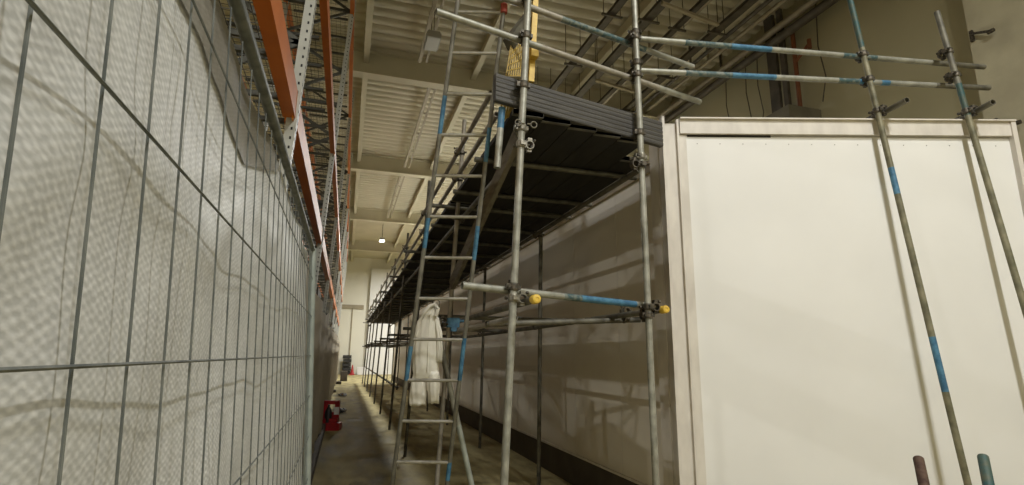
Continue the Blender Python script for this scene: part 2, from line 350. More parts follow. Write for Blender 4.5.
bm = bmesh.new(); box(bm, -.35, .3, .26, 1.15, -.1, .38)
for k in range(5): box(bm, -.40, .3, .28, 1.15, -.08+k*.09, -.05+k*.09)
link('louvre', bm, 'black', t)
for i, (px, py, lb) in enumerate([(978, 33, 'upper small dark bracket on the pale pier'), (1003, 122, 'lower small dark bracket on the pale pier')]):
    p = at(px, py, X=8.32); t = tag(empty('wall_bracket', p), lb, 'bracket'); t.scale = (.6, .6, .6)
    bm = bmesh.new(); box(bm, -.03, .03, .1, .17, -.14, .14); link('plate', bm, 'coupler', t)
    bm = bmesh.new(); bar(bm, (-.02, .12, .05), (-.10, -.32, -.16), .05, .05); rod(bm, (-.11, -.25, -.17), (-.11, -.38, -.17), .05, 8); link('arm', bm, 'coupler', t)
bm = bmesh.new(); path_rod(bm, [at(996, 139, X=8.3), at(1006, 140, X=8.3), at(1012, 165, X=8.31), at(1020, 195, X=8.31), at(1030, 230, X=8.31)], .018, 8)
tag(link('wall_conduit', bm, 'redcap'), 'thin rusty red conduit running down beside the cabin edge', 'conduit')

# high bay lamps, some of them added as fill
for i, (x, y, z, pw) in enumerate(LAMPS):
    lb = {2: 'grey unlit high bay lamp hanging above the ladder', 3: 'small brightly lit lamp hanging far down the aisle'}.get(i, 'lit high bay lamp')
    lb = {0: 'lit high bay lamp overhead behind the camera, right side', 1: 'lit high bay lamp overhead behind the camera, above the aisle', 4: 'added fill lamp over the cabin roof, first beyond the near bays', 5: 'added fill lamp over the cabin roof, second along',
          6: 'lit lamp over the cabin roof by the end wall', 7: 'added fill lamp over the left hand side beyond the racks', 8: 'lit lamp far to the left behind the racks, nearer one', 9: 'lit lamp far to the left behind the racks, farther one'}.get(i, lb)
    t = tag(empty('high_bay_lamp', (x, y, z)), lb, 'lamp', 'high bay lamps')
    bm = bmesh.new(); box(bm, -.15, .15, -.28, .28, 0, .10)
    for k in range(9): box(bm, -.13, .13, -.25+k*.058, -.235+k*.058, .10, .16)
    link('housing', bm, 'lampbody', t)
    bm = bmesh.new(); box(bm, -.13, .13, -.26, .26, -.012, 0); link('lens', bm, 'lit' if pw else 'unlit', t)
    bm = bmesh.new(); rod(bm, (0, -.2, .12), (0, -.2, ZC-z+.01), .008, 6); rod(bm, (0, .2, .12), (0, .2, ZC-z+.01), .008, 6); link('hanger', bm, 'tray', t)
    if pw:
        l = bpy.data.lights.new('lamp_light', 'AREA'); l.shape = 'RECTANGLE'; l.size = .26; l.size_y = .52; l.energy = pw; l.color = (1, 1, .975)
        lo = bpy.data.objects.new('lamp_light', l); C.objects.link(lo); lo.parent = t; lo.location = (0, 0, -.03)
# lighting trunking above the aisle
for xt, y0, y1, lb in ((1.32, 6, 12.2, 'cream lighting trunking ending at the unlit lamp'), (1.75, 13.3, 20, 'cream lighting trunking over the aisle, middle stretch'), (1.7, 20.8, 28.2, 'cream lighting trunking over the aisle, farther stretch')):
    t = tag(empty('lighting_trunking', (xt, y0, 8.5)), lb, 'trunking')
    bm = bmesh.new(); box(bm, -.11, -.03, 0, y1-y0, 0, .08); link('rail', bm, 'pipe', t)
    bm = bmesh.new(); box(bm, .07, .12, 0, y1-y0, .02, .07); link('rail', bm, 'pipe', t)
    for k in range(int((y1-y0)/1.6)):
        bm = bmesh.new(); box(bm, -.12, .14, .3+k*1.6, .33+k*1.6, .08, .10); box(bm, -.01, .01, .3+k*1.6, .33+k*1.6, .1, ZC-8.5); link('clip', bm, 'pipe', t)

# ================================================================ THE WHITE CABIN
CR = Vector((2.70, 3.84, 0)); wd = Vector((.9555, -.295, 0)).normalized(); wn = Vector((-.295, -.9555, 0)).normalized()   # along the end wall / out of it towards the camera
WT = 3.55; XS = 2.70; SB, ST = .36, 3.36
def wbox(bm, s0, s1, n0, n1, z0, z1, mi=0):
    vs = [bm.verts.new(CR+wd*s+wn*n+Vector((0, 0, z))) for z in (z0, z1) for n in (n0, n1) for s in (s0, s1)]
    for f in ((0, 1, 3, 2), (4, 6, 7, 5), (0, 4, 5, 1), (2, 3, 7, 6), (0, 2, 6, 4), (1, 5, 7, 3)): bm.faces.new([vs[i] for i in f]).material_index = mi
bm = bmesh.new(); wbox(bm, .03, 2.86, -.10, 0, .1, WT-.14)
for k in range(14): wbox(bm, .13+k*.2, .136+k*.2, 0, .004, WT-.215, WT-.209, 1)
struct(link('wall_cabin_end', bm, ['panel', 'screw']), 'big smooth white end wall of the cabin facing the camera')
bm = bmesh.new(); wbox(bm, -.02, 2.9, -.02, .035, WT-.13, WT); wbox(bm, -.02, 2.9, -.10, .06, WT, WT+.012); tn += 1; struct(link('trim_%d' % tn, bm, 'trimw'), 'off white fascia rail along the top of the cabin end')
bm = bmesh.new(); wbox(bm, .05, .78, -.01, .004, WT-.15, WT-.13); tn += 1; struct(link('trim_%d' % tn, bm, 'seam'), 'dark gap beneath the fascia rail')
# corner post: three steps of folded trim
bm = bmesh.new(); wbox(bm, -.19, -.168, -.10, .085, .1, WT+.01); wbox(bm, -.168, .036, -.02, .012, .1, WT-.135); wbox(bm, -.168, -.02, -.02, .012, WT-.135, WT-.03); wbox(bm, -.05, -.032, .0, .040, .1, WT)
tn += 1; struct(link('trim_%d' % tn, bm, 'trimw'), 'white folded corner trim of the cabin')
bm = bmesh.new(); wbox(bm, 2.86, 2.90, -.12, .05, .1, WT); tn += 1; struct(link('trim_%d' % tn, bm, 'trimw'))
bm = bmesh.new(); wbox(bm, 0, 2.88, -.14, -.02, 0, .1); tn += 1; struct(link('trim_%d' % tn, bm, 'plinth'))
CE = 33.0
bm = bmesh.new(); box(bm, XS, XS+.1, 3.95, CE, SB, ST); yy = 5.1
while yy < CE: box(bm, XS-.0015, XS, yy, yy+.006, SB, ST, 1); yy += 1.15
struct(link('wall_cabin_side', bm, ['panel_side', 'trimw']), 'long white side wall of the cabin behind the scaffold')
bm = bmesh.new(); box(bm, XS-.035, XS+.12, 4.02, CE, ST-.12, ST); box(bm, XS-.05, XS-.035, 4.02, CE, ST-.05, ST-.02); tn += 1; struct(link('trim_%d' % tn, bm, 'trimtop'), 'cream trim along the top of the cabin side wall')
bm = bmesh.new(); box(bm, XS-.015, XS+.02, 4.02, CE, SB-.015, SB+.01); tn += 1; struct(link('trim_%d' % tn, bm, 'trimw'), 'thin pale bead at the foot of the cabin side wall')
bm = bmesh.new(); box(bm, XS+.01, XS+.1, 3.95, CE, 0, SB-.015); struct(link('baseboard_cabin', bm, 'plinth'), 'dark plinth under the cabin side wall')
bm = bmesh.new(); box(bm, XS-.17, XS+.02, 3.96, 4.10, .1, WT-.12); tn += 1; struct(link('trim_%d' % tn, bm, 'trimw'), 'grey return of the cabin corner post')
bm = bmesh.new()
vs = [bm.verts.new(v) for z in (ST-.1, ST) for v in ((XS+.12, 4.0, z), (5.3, 3.25, z), (5.3, CE, z), (XS+.12, CE, z))]
for f in ((0, 1, 2, 3), (7, 6, 5, 4), (0, 4, 5, 1), (1, 5, 6, 2), (2, 6, 7, 3), (3, 7, 4, 0)): bm.faces.new([vs[i] for i in f])
struct(link('wall_cabin_roof', bm, 'panel'))
bm = bmesh.new(); box(bm, 5.3, 5.4, 3.1, CE, 0, ST); struct(link('wall_cabin_far_side', bm, 'panel'))

# ================================================================ SCAFFOLD
ys = [3.28, 5.8, 8.7]+[8.7+3.05*i for i in range(1, 8)]
NB = len(ys)
DZ = 3.21                                        # underside of the deck boards
def outx(z): return 1.0+.043*(z-.75)            # the outer standards lean in a little
def inx(z, y): return 2.20
tops = {0: 5.2, 1: 4.25, 2: 4.35}
outer_r = 'outer scaffold standards'
for i, y in enumerate(ys):
    top = 5.3 if i == 0 else {1: 4.19, 2: 4.36}.get(i, 4.05+.1*random.random())
    o0, o1 = Vector((outx(0), y, .0)), Vector((outx(top), y, top))
    if i == 0: p, q = at(504, 485, Y=3.28), at(528, 0, Y=3.28); dd = (q-p)/(q.z-p.z); o0 = p-dd*p.z; o1 = p+dd*(5.3-p.z)
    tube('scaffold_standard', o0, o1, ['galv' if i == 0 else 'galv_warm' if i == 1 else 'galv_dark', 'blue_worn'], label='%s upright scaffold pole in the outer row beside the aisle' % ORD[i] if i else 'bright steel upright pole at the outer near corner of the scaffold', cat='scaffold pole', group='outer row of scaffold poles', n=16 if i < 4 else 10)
    bx = 2.20; byy = y+(.25 if i == 0 else .5)
    if i == 0: p, q = at(656, 485, Y=3.50), at(634, 0, Y=3.50); dd = (q-p)/(q.z-p.z); o0 = p-dd*p.z; o1 = p+dd*(5.3-p.z)
    else: o0, o1 = Vector((2.245, byy, 0)), Vector((2.275, byy, 3.08))
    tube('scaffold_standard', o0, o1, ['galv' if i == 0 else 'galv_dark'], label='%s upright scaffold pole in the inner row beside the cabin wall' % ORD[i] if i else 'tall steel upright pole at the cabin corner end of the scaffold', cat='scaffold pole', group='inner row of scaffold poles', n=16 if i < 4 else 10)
    if i:  # base plates
        pass
AX = lambda z: (at(504, 485, Y=3.28)+(at(528, 0, Y=3.28)-at(504, 485, Y=3.28))*((z-at(504, 485, Y=3.28).z)/(at(528, 0, Y=3.28).z-at(504, 485, Y=3.28).z)))
BX = lambda z: (at(656, 485, Y=3.50)+(at(634, 0, Y=3.50)-at(656, 485, Y=3.50))*((z-at(656, 485, Y=3.50).z)/(at(634, 0, Y=3.50).z-at(656, 485, Y=3.50).z)))
YF = ys[-1]+1.0
# long ledgers and guard rails (joined lengths, one tube per stretch)
def stretches(x, z, y0, name, mtl, lab, seg=5.24, xo=0, bands=(), y1=None, grp=None):
    y = y0; k = 0
    while y < (y1 or YF)-.3:
        e = min(y+seg, y1 or YF)
        tube(name, (x, y, z), (x, e-.01, z), mtl, bands=bands, label=lab % ORD[k], cat='scaffold tube', group=grp, n=12 if k < 2 else 8)
        y = e; k += 1
cap1 = at(530, 299, Y=3.05); cap2 = at(668, 309, X=2.205)
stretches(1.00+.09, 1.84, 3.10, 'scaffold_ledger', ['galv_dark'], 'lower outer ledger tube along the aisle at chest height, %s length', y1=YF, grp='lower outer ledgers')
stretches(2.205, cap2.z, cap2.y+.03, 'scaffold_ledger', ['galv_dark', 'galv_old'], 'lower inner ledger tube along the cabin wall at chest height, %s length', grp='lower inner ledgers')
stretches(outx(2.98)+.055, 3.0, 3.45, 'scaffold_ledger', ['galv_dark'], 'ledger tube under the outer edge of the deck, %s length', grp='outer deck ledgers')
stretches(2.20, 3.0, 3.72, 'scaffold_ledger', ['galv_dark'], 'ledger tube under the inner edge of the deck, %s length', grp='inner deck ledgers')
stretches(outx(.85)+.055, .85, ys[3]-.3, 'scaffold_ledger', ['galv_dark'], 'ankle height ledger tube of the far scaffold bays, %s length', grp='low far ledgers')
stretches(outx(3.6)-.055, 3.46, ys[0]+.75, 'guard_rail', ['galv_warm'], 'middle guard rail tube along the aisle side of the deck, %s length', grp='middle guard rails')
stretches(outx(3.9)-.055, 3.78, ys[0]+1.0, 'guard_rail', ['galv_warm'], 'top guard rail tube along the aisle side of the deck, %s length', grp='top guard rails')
# yellow end caps
for p, lb in ((Vector((1.09, 3.10, 1.84)), 'yellow plastic end cap on the ledger by the near outer pole'), (Vector((2.205, cap2.y+.03, cap2.z)), 'yellow plastic end cap on the ledger against the cabin corner')):
    bm = bmesh.new(); n = 18
    rs = [[bm.verts.new((p.x+r*math.cos(2*math.pi*i/n), p.y+h, p.z+r*math.sin(2*math.pi*i/n))) for i in range(n)] for h, r in ((.05, .029), (-.004, .029), (-.012, .025), (-.015, .012), (-.012, .010))]
    for A, B in zip(rs, rs[1:]):
        for i in range(n): bm.faces.new((A[i], A[(i+1) % n], B[(i+1) % n], B[i]))
    bm.faces.new(rs[-1]); tag(link('end_cap', bm, 'yellow', smooth=True), lb, 'end cap')
# transoms under the deck and at the lower lift
for i, y in enumerate(ys):
    for k, dy in enumerate((.08, 1.02, 2.0)):
        if i == 0 and k == 0: continue
        if i == NB-1 and k: continue
        x0 = .80 if k == 0 else .95
        tube('deck_transom', (x0, y+dy, DZ-.062), (2.50, y+dy, DZ-.062), ['galv_dark'], label='cross tube under the deck, %s tube of the %s bay' % (ORD[k], ORD[i]), cat='scaffold tube', group='cross tubes under the deck', n=12 if i < 3 else 8, wall=.004)
    if i:
        tube('lift_transom', (.85, y+.06, 1.905), (2.55, y+.06, 1.905), ['galv_dark'], label='lower cross tube at chest height on the %s pair of poles' % ORD[i], cat='scaffold tube', group='lower cross tubes', n=12 if i < 3 else 8)
tr0, tr1 = at(518, 291.5, Y=3.36), at(646, 305.5, Y=3.60)
dr = tr1-tr0
tube('lift_transom', tr0-dr*.36, tr1, ['galv', 'blue_worn', 'blue'], bands=((.50, .60, 1), (.60, .93, 2)), label='pale cross tube with blue paint between the two near poles at chest height')
tube('lift_transom', at(486, 324, Y=4.3), at(640, 322, Y=4.3)+Vector((0, 0, .02)), ['galv_dark'], label='dark cross tube behind the blue painted cross tube')
# deck boards: five abreast in each bay
for i in range(NB-1):
    for k in range(6):
        x0 = 1.02+.232*k
        ya = ys[i]+.115+(0.047*k if i == 0 else 0); yb = ys[i+1]+.10
        if k == 0: ya, yb = ys[i]+(.115 if i == 0 else .03), ys[i+1]-.03
        if k == 5 and i == 0: ya += .35
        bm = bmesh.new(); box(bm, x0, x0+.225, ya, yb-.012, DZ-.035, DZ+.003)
        o = link('scaffold_board', bm, 'board'); tag(o, 'shade-darkened deck board of the %s scaffold bay, %s from the aisle side' % (ORD[i], ORD[k] if k else 'first'), 'scaffold board', 'deck boards')
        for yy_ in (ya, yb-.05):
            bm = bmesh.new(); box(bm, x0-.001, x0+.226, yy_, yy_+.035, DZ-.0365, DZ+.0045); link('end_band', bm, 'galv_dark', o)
# end toe boards: ridged planks across the near end
P0 = Vector((1.03, 3.345, 0)); tv = Vector((1, .205, 0)).normalized(); tnv = Vector((-.205, 1, 0)).normalized()
def hitp(px, py):
    w = ray(px, py); t = (P0-EYE).dot(tnv)/w.dot(tnv); p = EYE+w*t; return (p-P0).dot(tv), p.z
sL, zLt = hitp(496, 73); _, zLb = hitp(496, 100); sR, zRt = hitp(662, 122); _, zRb = hitp(662, 146)
nrd = 3
bmm = bmesh.new()
prof = []
for k in range(6):
    a = k/6; prof += [(a, 0), (a+.04, -.004), (a+.12, -.004), (a+.16, 0)]
prof.append((1, 0))
L_, R_ = [], []
for a, dn in prof:
    L_.append(bmm.verts.new(P0+tv*sL+tnv*dn+Vector((0, 0, zLb+(zLt-zLb)*a)))); R_.append(bmm.verts.new(P0+tv*sR+tnv*dn+Vector((0, 0, zRb+(zRt-zRb)*a))))
L2 = [bmm.verts.new(P0+tv*sL+tnv*.04+Vector((0, 0, z))) for z in (zLb, zLt)]; R2 = [bmm.verts.new(P0+tv*sR+tnv*.04+Vector((0, 0, z))) for z in (zRb, zRt)]
for i in range(len(prof)-1): bmm.faces.new((L_[i], R_[i], R_[i+1], L_[i+1]))
bmm.faces.new((L_[-1], R_[-1], R2[1], L2[1])); bmm.faces.new((L2[0], R2[0], R_[0], L_[0])); bmm.faces.new((L2[1], R2[1], R2[0], L2[0]))
bmm.faces.new(L_+[L2[1], L2[0]]); bmm.faces.new(R_[::-1]+[R2[0], R2[1]])
tag(link('toe_board', bmm, 'toe'), 'dark grey ridged boards closing the near end of the deck', 'toe board')
# guard rails across the near end
a_, b_ = at(436, 11.5, Y=3.215), at(700, 102, Y=3.74)
tube('guard_rail', a_, b_, ['galv', 'galv_warm'], bands=((.33, .8, 1),), label='lower near end guard rail crossing ladder, poles and cabin corner')
c_, d_ = at(507, -1, Y=3.36), at(693, 67, Y=3.76); dd = d_-c_
tube('guard_rail', c_-dd*.5, d_, ['galv', 'blue_worn', 'galv_warm'], bands=((.5, .8, 1), (.35, .5, 2)), label='upper near end guard rail with faded blue paint')
railA = (a_, b_); railB = (c_, d_)
# rails running right from the cabin corner pole
g0, g1 = at(636, 38.5, d=4.48), at(984, 67, d=5.12)
tube('guard_rail', g0, g1, ['galv', 'blue_worn', 'blue', 'galv_dark'], bands=((.124, .247, 1), (.247, .356, 2), (.56, .66, 1), (.83, 1, 3)), label='upper long rail with blue bands running right above the cabin')
h0, h1 = at(636, 70.5, d=4.46), at(989, 88, d=5.05)
tube('guard_rail', h0, h1, ['galv', 'blue_worn', 'blue', 'galv_dark'], bands=((.125, .247, 1), (.247, .365, 2), (.54, .60, 1), (.60, .64, 2), (.665, .69, 2), (.83, 1, 3)), label='lower long rail with blue bands running right above the cabin')
# leaning poles in front of the cabin end
def wpt(px, py, n):
    w = ray(px, py); t = ((CR-EYE).dot(wn)+n)/w.dot(wn); return EYE+w*t
def wpole(a, b, na, nb, zt, mats, bands, lb):
    p, q = wpt(*a, na), wpt(*b, nb); dd = (q-p)/(q.z-p.z)
    lo = p-dd*p.z; hi = p+dd*(zt-p.z)
    tube('scaffold_standard', lo, hi, mats, bands=bands, label=lb, cat='scaffold pole', n=16); return lo, hi, dd
def proj(p): c = R3.transposed() @ (p-EYE); return 512+F*c.x/c.z, 242.5-F*c.y/c.z
def wpole(a, b, na, nb, ytop, mats, bands, lb):
    """pole in front of the cabin end; bands and top given as picture heights"""
    p, q = wpt(*a, na), wpt(*b, nb); dd = (q-p)/(q.z-p.z); lo = p-dd*p.z
    zy = lambda y: min([k*.004 for k in range(0, 1500)], key=lambda z: abs(proj(lo+dd*z)[1]-y))
    zt = 5.4 if ytop is None else zy(ytop); hi = lo+dd*zt
    tube('scaffold_standard', lo, hi, mats, bands=[(zy(b_)/zt, min(1, zy(a_)/zt) if a_ > 0 else 1, k) for a_, b_, k in bands], label=lb, cat='scaffold pole', n=16); return lo, hi, dd
pc = wpole((968, 485), (883, 135), .24, .10, None, ['galv_old', 'teal', 'blue'], ((0, 48, 1), (168, 194, 2), (337, 392, 2)), 'olive green leaning pole with blue bands before the cabin end')
pd_ = wpole((1024, 305), (972, 130), .20, .10, 12, ['galv_old', 'teal', 'galv_dark'], ((0, 84, 2), (84, 116, 1)), 'short-topped olive leaning pole nearest the right edge')
for lo, hi, dd in (pc, pd_): pass
for i, (a, b, lb) in enumerate([((866, 122), (907, 100), 'short stub tube clipped to the blue banded pole above the cabin'), ((954, 123), (993, 102), 'short stub tube clipped to the pole nearest the right edge')]):
    p = at(*a, Z=WT+.07); q = at(*b, Z=WT+.07)
    tube('scaffold_tube', p, q, ['galv_dark', 'galv_old'], label=lb)
    nm = ('blue banded pole', 'pole nearest the right edge')[i]; pl = (pc, pd_)[i]
    z = p.z; c = pl[0]+pl[2]*z; sd_ = (q-p).normalized()
    coupler(c, pl[2], p+sd_*(c-p).dot(sd_), 'dark coupler holding the stub tube to the %s' % nm)
    coupler(p+sd_*.06, sd_, p+sd_*.06+Vector((0, 0, -.06)), 'dark coupler on the far end of the stub at the %s' % nm)
    for rail, nn in ((g0, 'upper'), (h0, 'lower')):
        e0, e1 = (g0, g1) if nn == 'upper' else (h0, h1); dd = e1-e0
        best = min((( (pl[0]+pl[2]*zz)-(e0+dd*s)).length, zz, s) for zz in [3.4+k*.01 for k in range(90)] for s in [k/200 for k in range(201)])
        coupler(pl[0]+pl[2]*best[1], pl[2], e0+dd*best[2], 'black coupler joining the %s long rail to the %s' % (nn, nm))
# stubs at the bottom right
for (px, py, lb, mm, bs) in ((918.5, 459, 'short rust brown tube standing at the bottom right', ['rust', 'rust'], ()), (983, 457, 'short teal and rust tube standing nearest the bottom right corner', ['rust', 'teal'], ((.88, 1, 1),))):
    p = at(px, py, d=2.75); q = at(px+5.5, 485, d=2.62); dd = (q-p)/(p.z-q.z)
    tube('tube_offcut', p+dd*p.z, p, mm, bands=bs, label=lb)
# couplers at the near end poles
def rail_at_x(r, x): t = (x-r[0].x)/(r[1].x-r[0].x); return r[0]+(r[1]-r[0])*t
for fn, nm in ((AX, 'outer near corner pole'), (BX, 'cabin corner pole')):
    for r, rn in ((railA, 'lower end guard rail'), (railB, 'upper end guard rail')):
        z = rail_at_x(r, fn(3.7).x).z; p = fn(z); coupler(p, fn(4)-fn(3), rail_at_x(r, p.x), 'black coupler joining the %s to the %s' % (rn, nm))
    p = fn(3.02); coupler(p, fn(4)-fn(3), p+Vector((0, .06, 0)), 'bright zinc coupler under the deck edge at the %s' % nm, bright=True)
    p = fn(2.90 if fn is AX else 2.95); coupler(p, fn(4)-fn(3), p+Vector((.06 if fn is AX else -.06, 0, 0)), 'coupler just below the deck edge at the %s' % nm, bright=fn is AX)
    p = fn(1.86); coupler(p, fn(4)-fn(3), p+Vector((.20, 0, 0)), 'coupler holding the chest height ledger at the %s' % nm, bright=fn is AX)
    p = fn(1.93 if fn is AX else 1.80); coupler(p, fn(4)-fn(3), p+Vector((0, .06, 0)), 'coupler holding the chest height cross tube at the %s' % nm)
for r0_, nm in ((g0, 'upper'), (h0, 'lower')):
    p = BX(r0_.z); coupler(p, (0, 0, 1), r0_+Vector((.03, 0, 0)), 'black coupler where the %s long rail meets the cabin corner pole' % nm)
coupler(at(626, 311, X=2.28), (0, 1, 0), at(626, 311, X=2.28)+Vector((0, 0, -.06)), 'black coupler under the ledger beside the blue painted tube')
p = AX(3.34); coupler(p, AX(4)-AX(3), p+Vector((0, .06, 0)), 'dark sleeve clamp on the near outer pole at the top of the toe board', bolts=False)
p = BX(3.22); coupler(p, BX(4)-BX(3), p+Vector((0, .06, 0)), 'dark sleeve clamp on the cabin corner pole over the toe board', bolts=False)
# wing nut screws at the near pole
p = AX(3.02)
t = tag(empty('wing_bolt', p+Vector((.02, -.035, .02))), 'bright ring headed bolt on the near outer pole below the boards', 'bolt')
for sx in (-1, 1):
    bm = bmesh.new(); path_rod(bm, [(sx*(.055+.022*math.cos(a)), 0, .022*math.sin(a)) for a in [k*math.pi/6 for k in range(13)]], .005, 6); rod(bm, (sx*.01, 0, 0), (sx*.033, 0, 0), .006, 6); link('ring', bm, 'coupler_bright', t, True)
# couplers along the outer row
for i, y in enumerate(ys[1:], 1):
    near = i < 5
    for z, nm, sx in ((1.84, 'chest height ledger', 1), (3.0, 'deck ledger', 1), (3.46, 'middle guard rail', -1), (3.78, 'top guard rail', -1)):
        coupler((outx(z), y, z), (.062, 0, 1), (outx(z)+sx*.06, y, z), 'dark coupler joining the %s to the %s outer pole' % (nm, ORD[i]), 'couplers on the outer poles', bolts=near)
    for z, nm in ((1.86, 'chest height ledger'), (3.0, 'deck ledger')):
        coupler((2.26, y+.5, z), (0, 0, 1), (2.2, y+.5, z), 'dark coupler joining the inner %s to the %s inner pole' % (nm, ORD[i]), 'couplers on the inner poles', bolts=near)
# bracing on the aisle side
p, q = at(521, 128, Y=3.44), at(452, 285, Y=5.6)
bm = bmesh.new(); bar(bm, p, q, .10, .045, up=(1, 0, .2)); tag(link('timber_batten', bm, 'timber'), 'grey brown diagonal batten sloping from the near pole down behind the ladder', 'batten')
tube('diagonal_brace', at(432, 306, d=4.75), at(475, 500, d=4.60), ['galv', 'galv_dark', 'green_tube'], bands=((0, .40, 1), (.40, .62, 0), (.62, 1, 2)), label='sloping tube with dark top and pale foot beside the hung coverall')
coupler(at(437, 322, d=4.75), at(475, 500, d=4.6)-at(432, 306, d=4.75), at(445, 322, d=4.8), 'black coupler near the top of the sloping tube by the coverall')
# blue coupler cap
p = at(453, 323, d=4.85); t = tag(empty('blue_clamp', p), 'bright blue clamp behind the ladder beside the coverall', 'clamp')
bm = bmesh.new(); box(bm, -.055, .055, -.03, .03, -.04, .045); box(bm, -.075, -.055, -.02, .02, -.03, .03); box(bm, -.02, .03, -.035, .035, -.075, -.04)
bmesh.ops.bevel(bm, geom=bm.edges[:], offset=.008, segments=2); link('body', bm, 'blue', t)
bm = bmesh.new(); rod(bm, (.055, 0, .02), (.1, 0, .02), .012, 8); rod(bm, (-.08, 0, 0), (-.12, 0, 0), .009, 8); link('bolt', bm, 'blue', t)
tube('lift_transom', at(455, 332, Y=4.9), at(515, 318, Y=3.95), ['galv_warm'], label='pale oblique tube from the blue clamp to the near outer pole')
# short tube hanging under the near corner and its caps
tube('scaffold_tube', at(502, 108, Y=3.40), at(497, 168, Y=3.40), ['galv', 'blue'], bands=((0, .35, 1),), label='short vertical tube with blue top hanging under the deck corner')
# yellow guard at the ladder opening
t = tag(empty('ladder_gate', at(515, 75, Y=3.75)), 'yellow guard panel with post standing at the deck corner by the ladder', 'ladder gate'); o_ = t.location
bm = bmesh.new(); bar(bm, at(536, -12, Y=3.75)-o_, at(531, 82, Y=3.75)-o_, .045, .03); link('post', bm, 'yellow', t)
bm = bmesh.new(); box(bm, -.03, .03, -.03, .03, -.05, .05); bmesh.ops.translate(bm, verts=bm.verts, vec=at(534, 52, Y=3.70)-o_); link('latch', bm, 'yellow', t)
bm = bmesh.new()
q0, q1, q2, q3 = [at(*c, Y=yy)-o_ for c, yy in (((506, 76), 3.55), ((524, 76), 3.80), ((528, 22), 3.80), ((511, 45), 3.62))]
for k in range(9):
    s = k/8; bar(bm, q0.lerp(q1, s), q3.lerp(q2, s), .010, .008)
for k in range(7):
    s = k/6; bar(bm, q0.lerp(q3, s), q1.lerp(q2, s), .012, .008)
link('grating', bm, 'yellow_dk', t)
bm = bmesh.new(); bar(bm, q3+Vector((-.02, 0, .0)), q2+Vector((0, 0, .03)), .06, .09); link('top_plate', bm, 'galv_dark', t)
t = tag(empty('yellow_bracket', at(508, 110, Y=3.50)), 'yellow ribbed piece showing below the deck corner', 'bracket'); o_ = t.location
bm = bmesh.new()
for k in range(5): bar(bm, at(502+k*3.4, 101, Y=3.5)-o_, at(501+k*2.4, 122-k*2, Y=3.5)-o_, .014, .02)
bar(bm, at(500, 102, Y=3.5)-o_, at(517, 104, Y=3.5)-o_, .012, .012); bar(bm, at(500, 121, Y=3.5)-o_, at(511, 115, Y=3.5)-o_, .012, .012); link('rib', bm, 'yellow_dk', t)

# ================================================================ LADDER
l0, l1 = Vector((.40, 4.35, .55)), at(458, 0, d=4.0); r0, r1 = Vector((.79, 4.24, .56)), at(504, 7, d=4.0)
l1, r1 = at(458, 0, d=4.0), at(504, 7, d=4.0); l0, r0 = at(392, 485, d=4.0), at(447, 485, d=4.0)
ld = (l1-l0)/(l1.z-l0.z); rd = (r1-r0)/(r1.z-r0.z)
LP = lambda z: l0+ld*(z-l0.z)
RP = lambda z: r0+rd*(z-r0.z)
t = tag(empty('ladder', ((LP(0)+RP(0))/2)), 'tall narrow metal pole ladder leaning on the scaffold end', 'ladder'); o_ = t.location
def rel(name, p, q, mats, bands=(), r=.018, n=12):
    o = tube(name, p, q, mats, bands=bands, r=r, n=n); mw = o.matrix_world.copy(); o.parent = t; o.matrix_world = mw; 
    o.matrix_parent_inverse = Matrix.Identity(4); o.matrix_basis = Matrix.Translation(-o_) @ mw; return o
def proj(p): c = R3.transposed() @ (p-EYE); return 512+F*c.x/c.z, 242.5-F*c.y/c.z
def z_at(fn, yt): return min([k*.002 for k in range(0, 2300)], key=lambda z: abs(proj(fn(z))[1]-yt))
ZL, ZR = l1.z+.35, r1.z
rel('stile', LP(0), LP(ZL), ['alu_dk', 'blue'], [(z_at(LP, b)/ZL, z_at(LP, a)/ZL, 1) for a, b in ((346, 380), (218, 248), (96, 134))], .017)
rel('stile', RP(0), RP(ZR), ['alu_dk', 'blue'], [(z_at(RP, b)/ZR, z_at(RP, a)/ZR, 1) for a, b in ((462, 480), (338, 380), (226, 260), (128, 162))], .017)
z0r = LP(.55).z
# rung heights fitted to the photograph
def proj(p): c = R3.transposed() @ (p-EYE); return 512+F*c.x/c.z, 242.5-F*c.y/c.z
zs = []
for yt in (462, 421, 380, 339, 298, 257, 218, 178, 135, 95, 53): 
    zz = min([k*.002 for k in range(100, 2400)], key=lambda z: abs(proj(LP(z))[1]-yt)); zs.append(zz)

sp = (zs[-1]-zs[0])/10
for k in range(-2, 12):
    z = zs[0]+sp*k
    if z > r1.z+.05: continue
    rel('rung', LP(z), RP(z+.0), ['alu'], (), .0125, 10)
bm = bmesh.new(); p = RP(r1.z)-o_; rod(bm, p+Vector((0, 0, -.05)), p+Vector((0, 0, .02)), .026, 12); link('end_cap', bm, 'redcap', t, True)['label'] = 'dull red end cap'
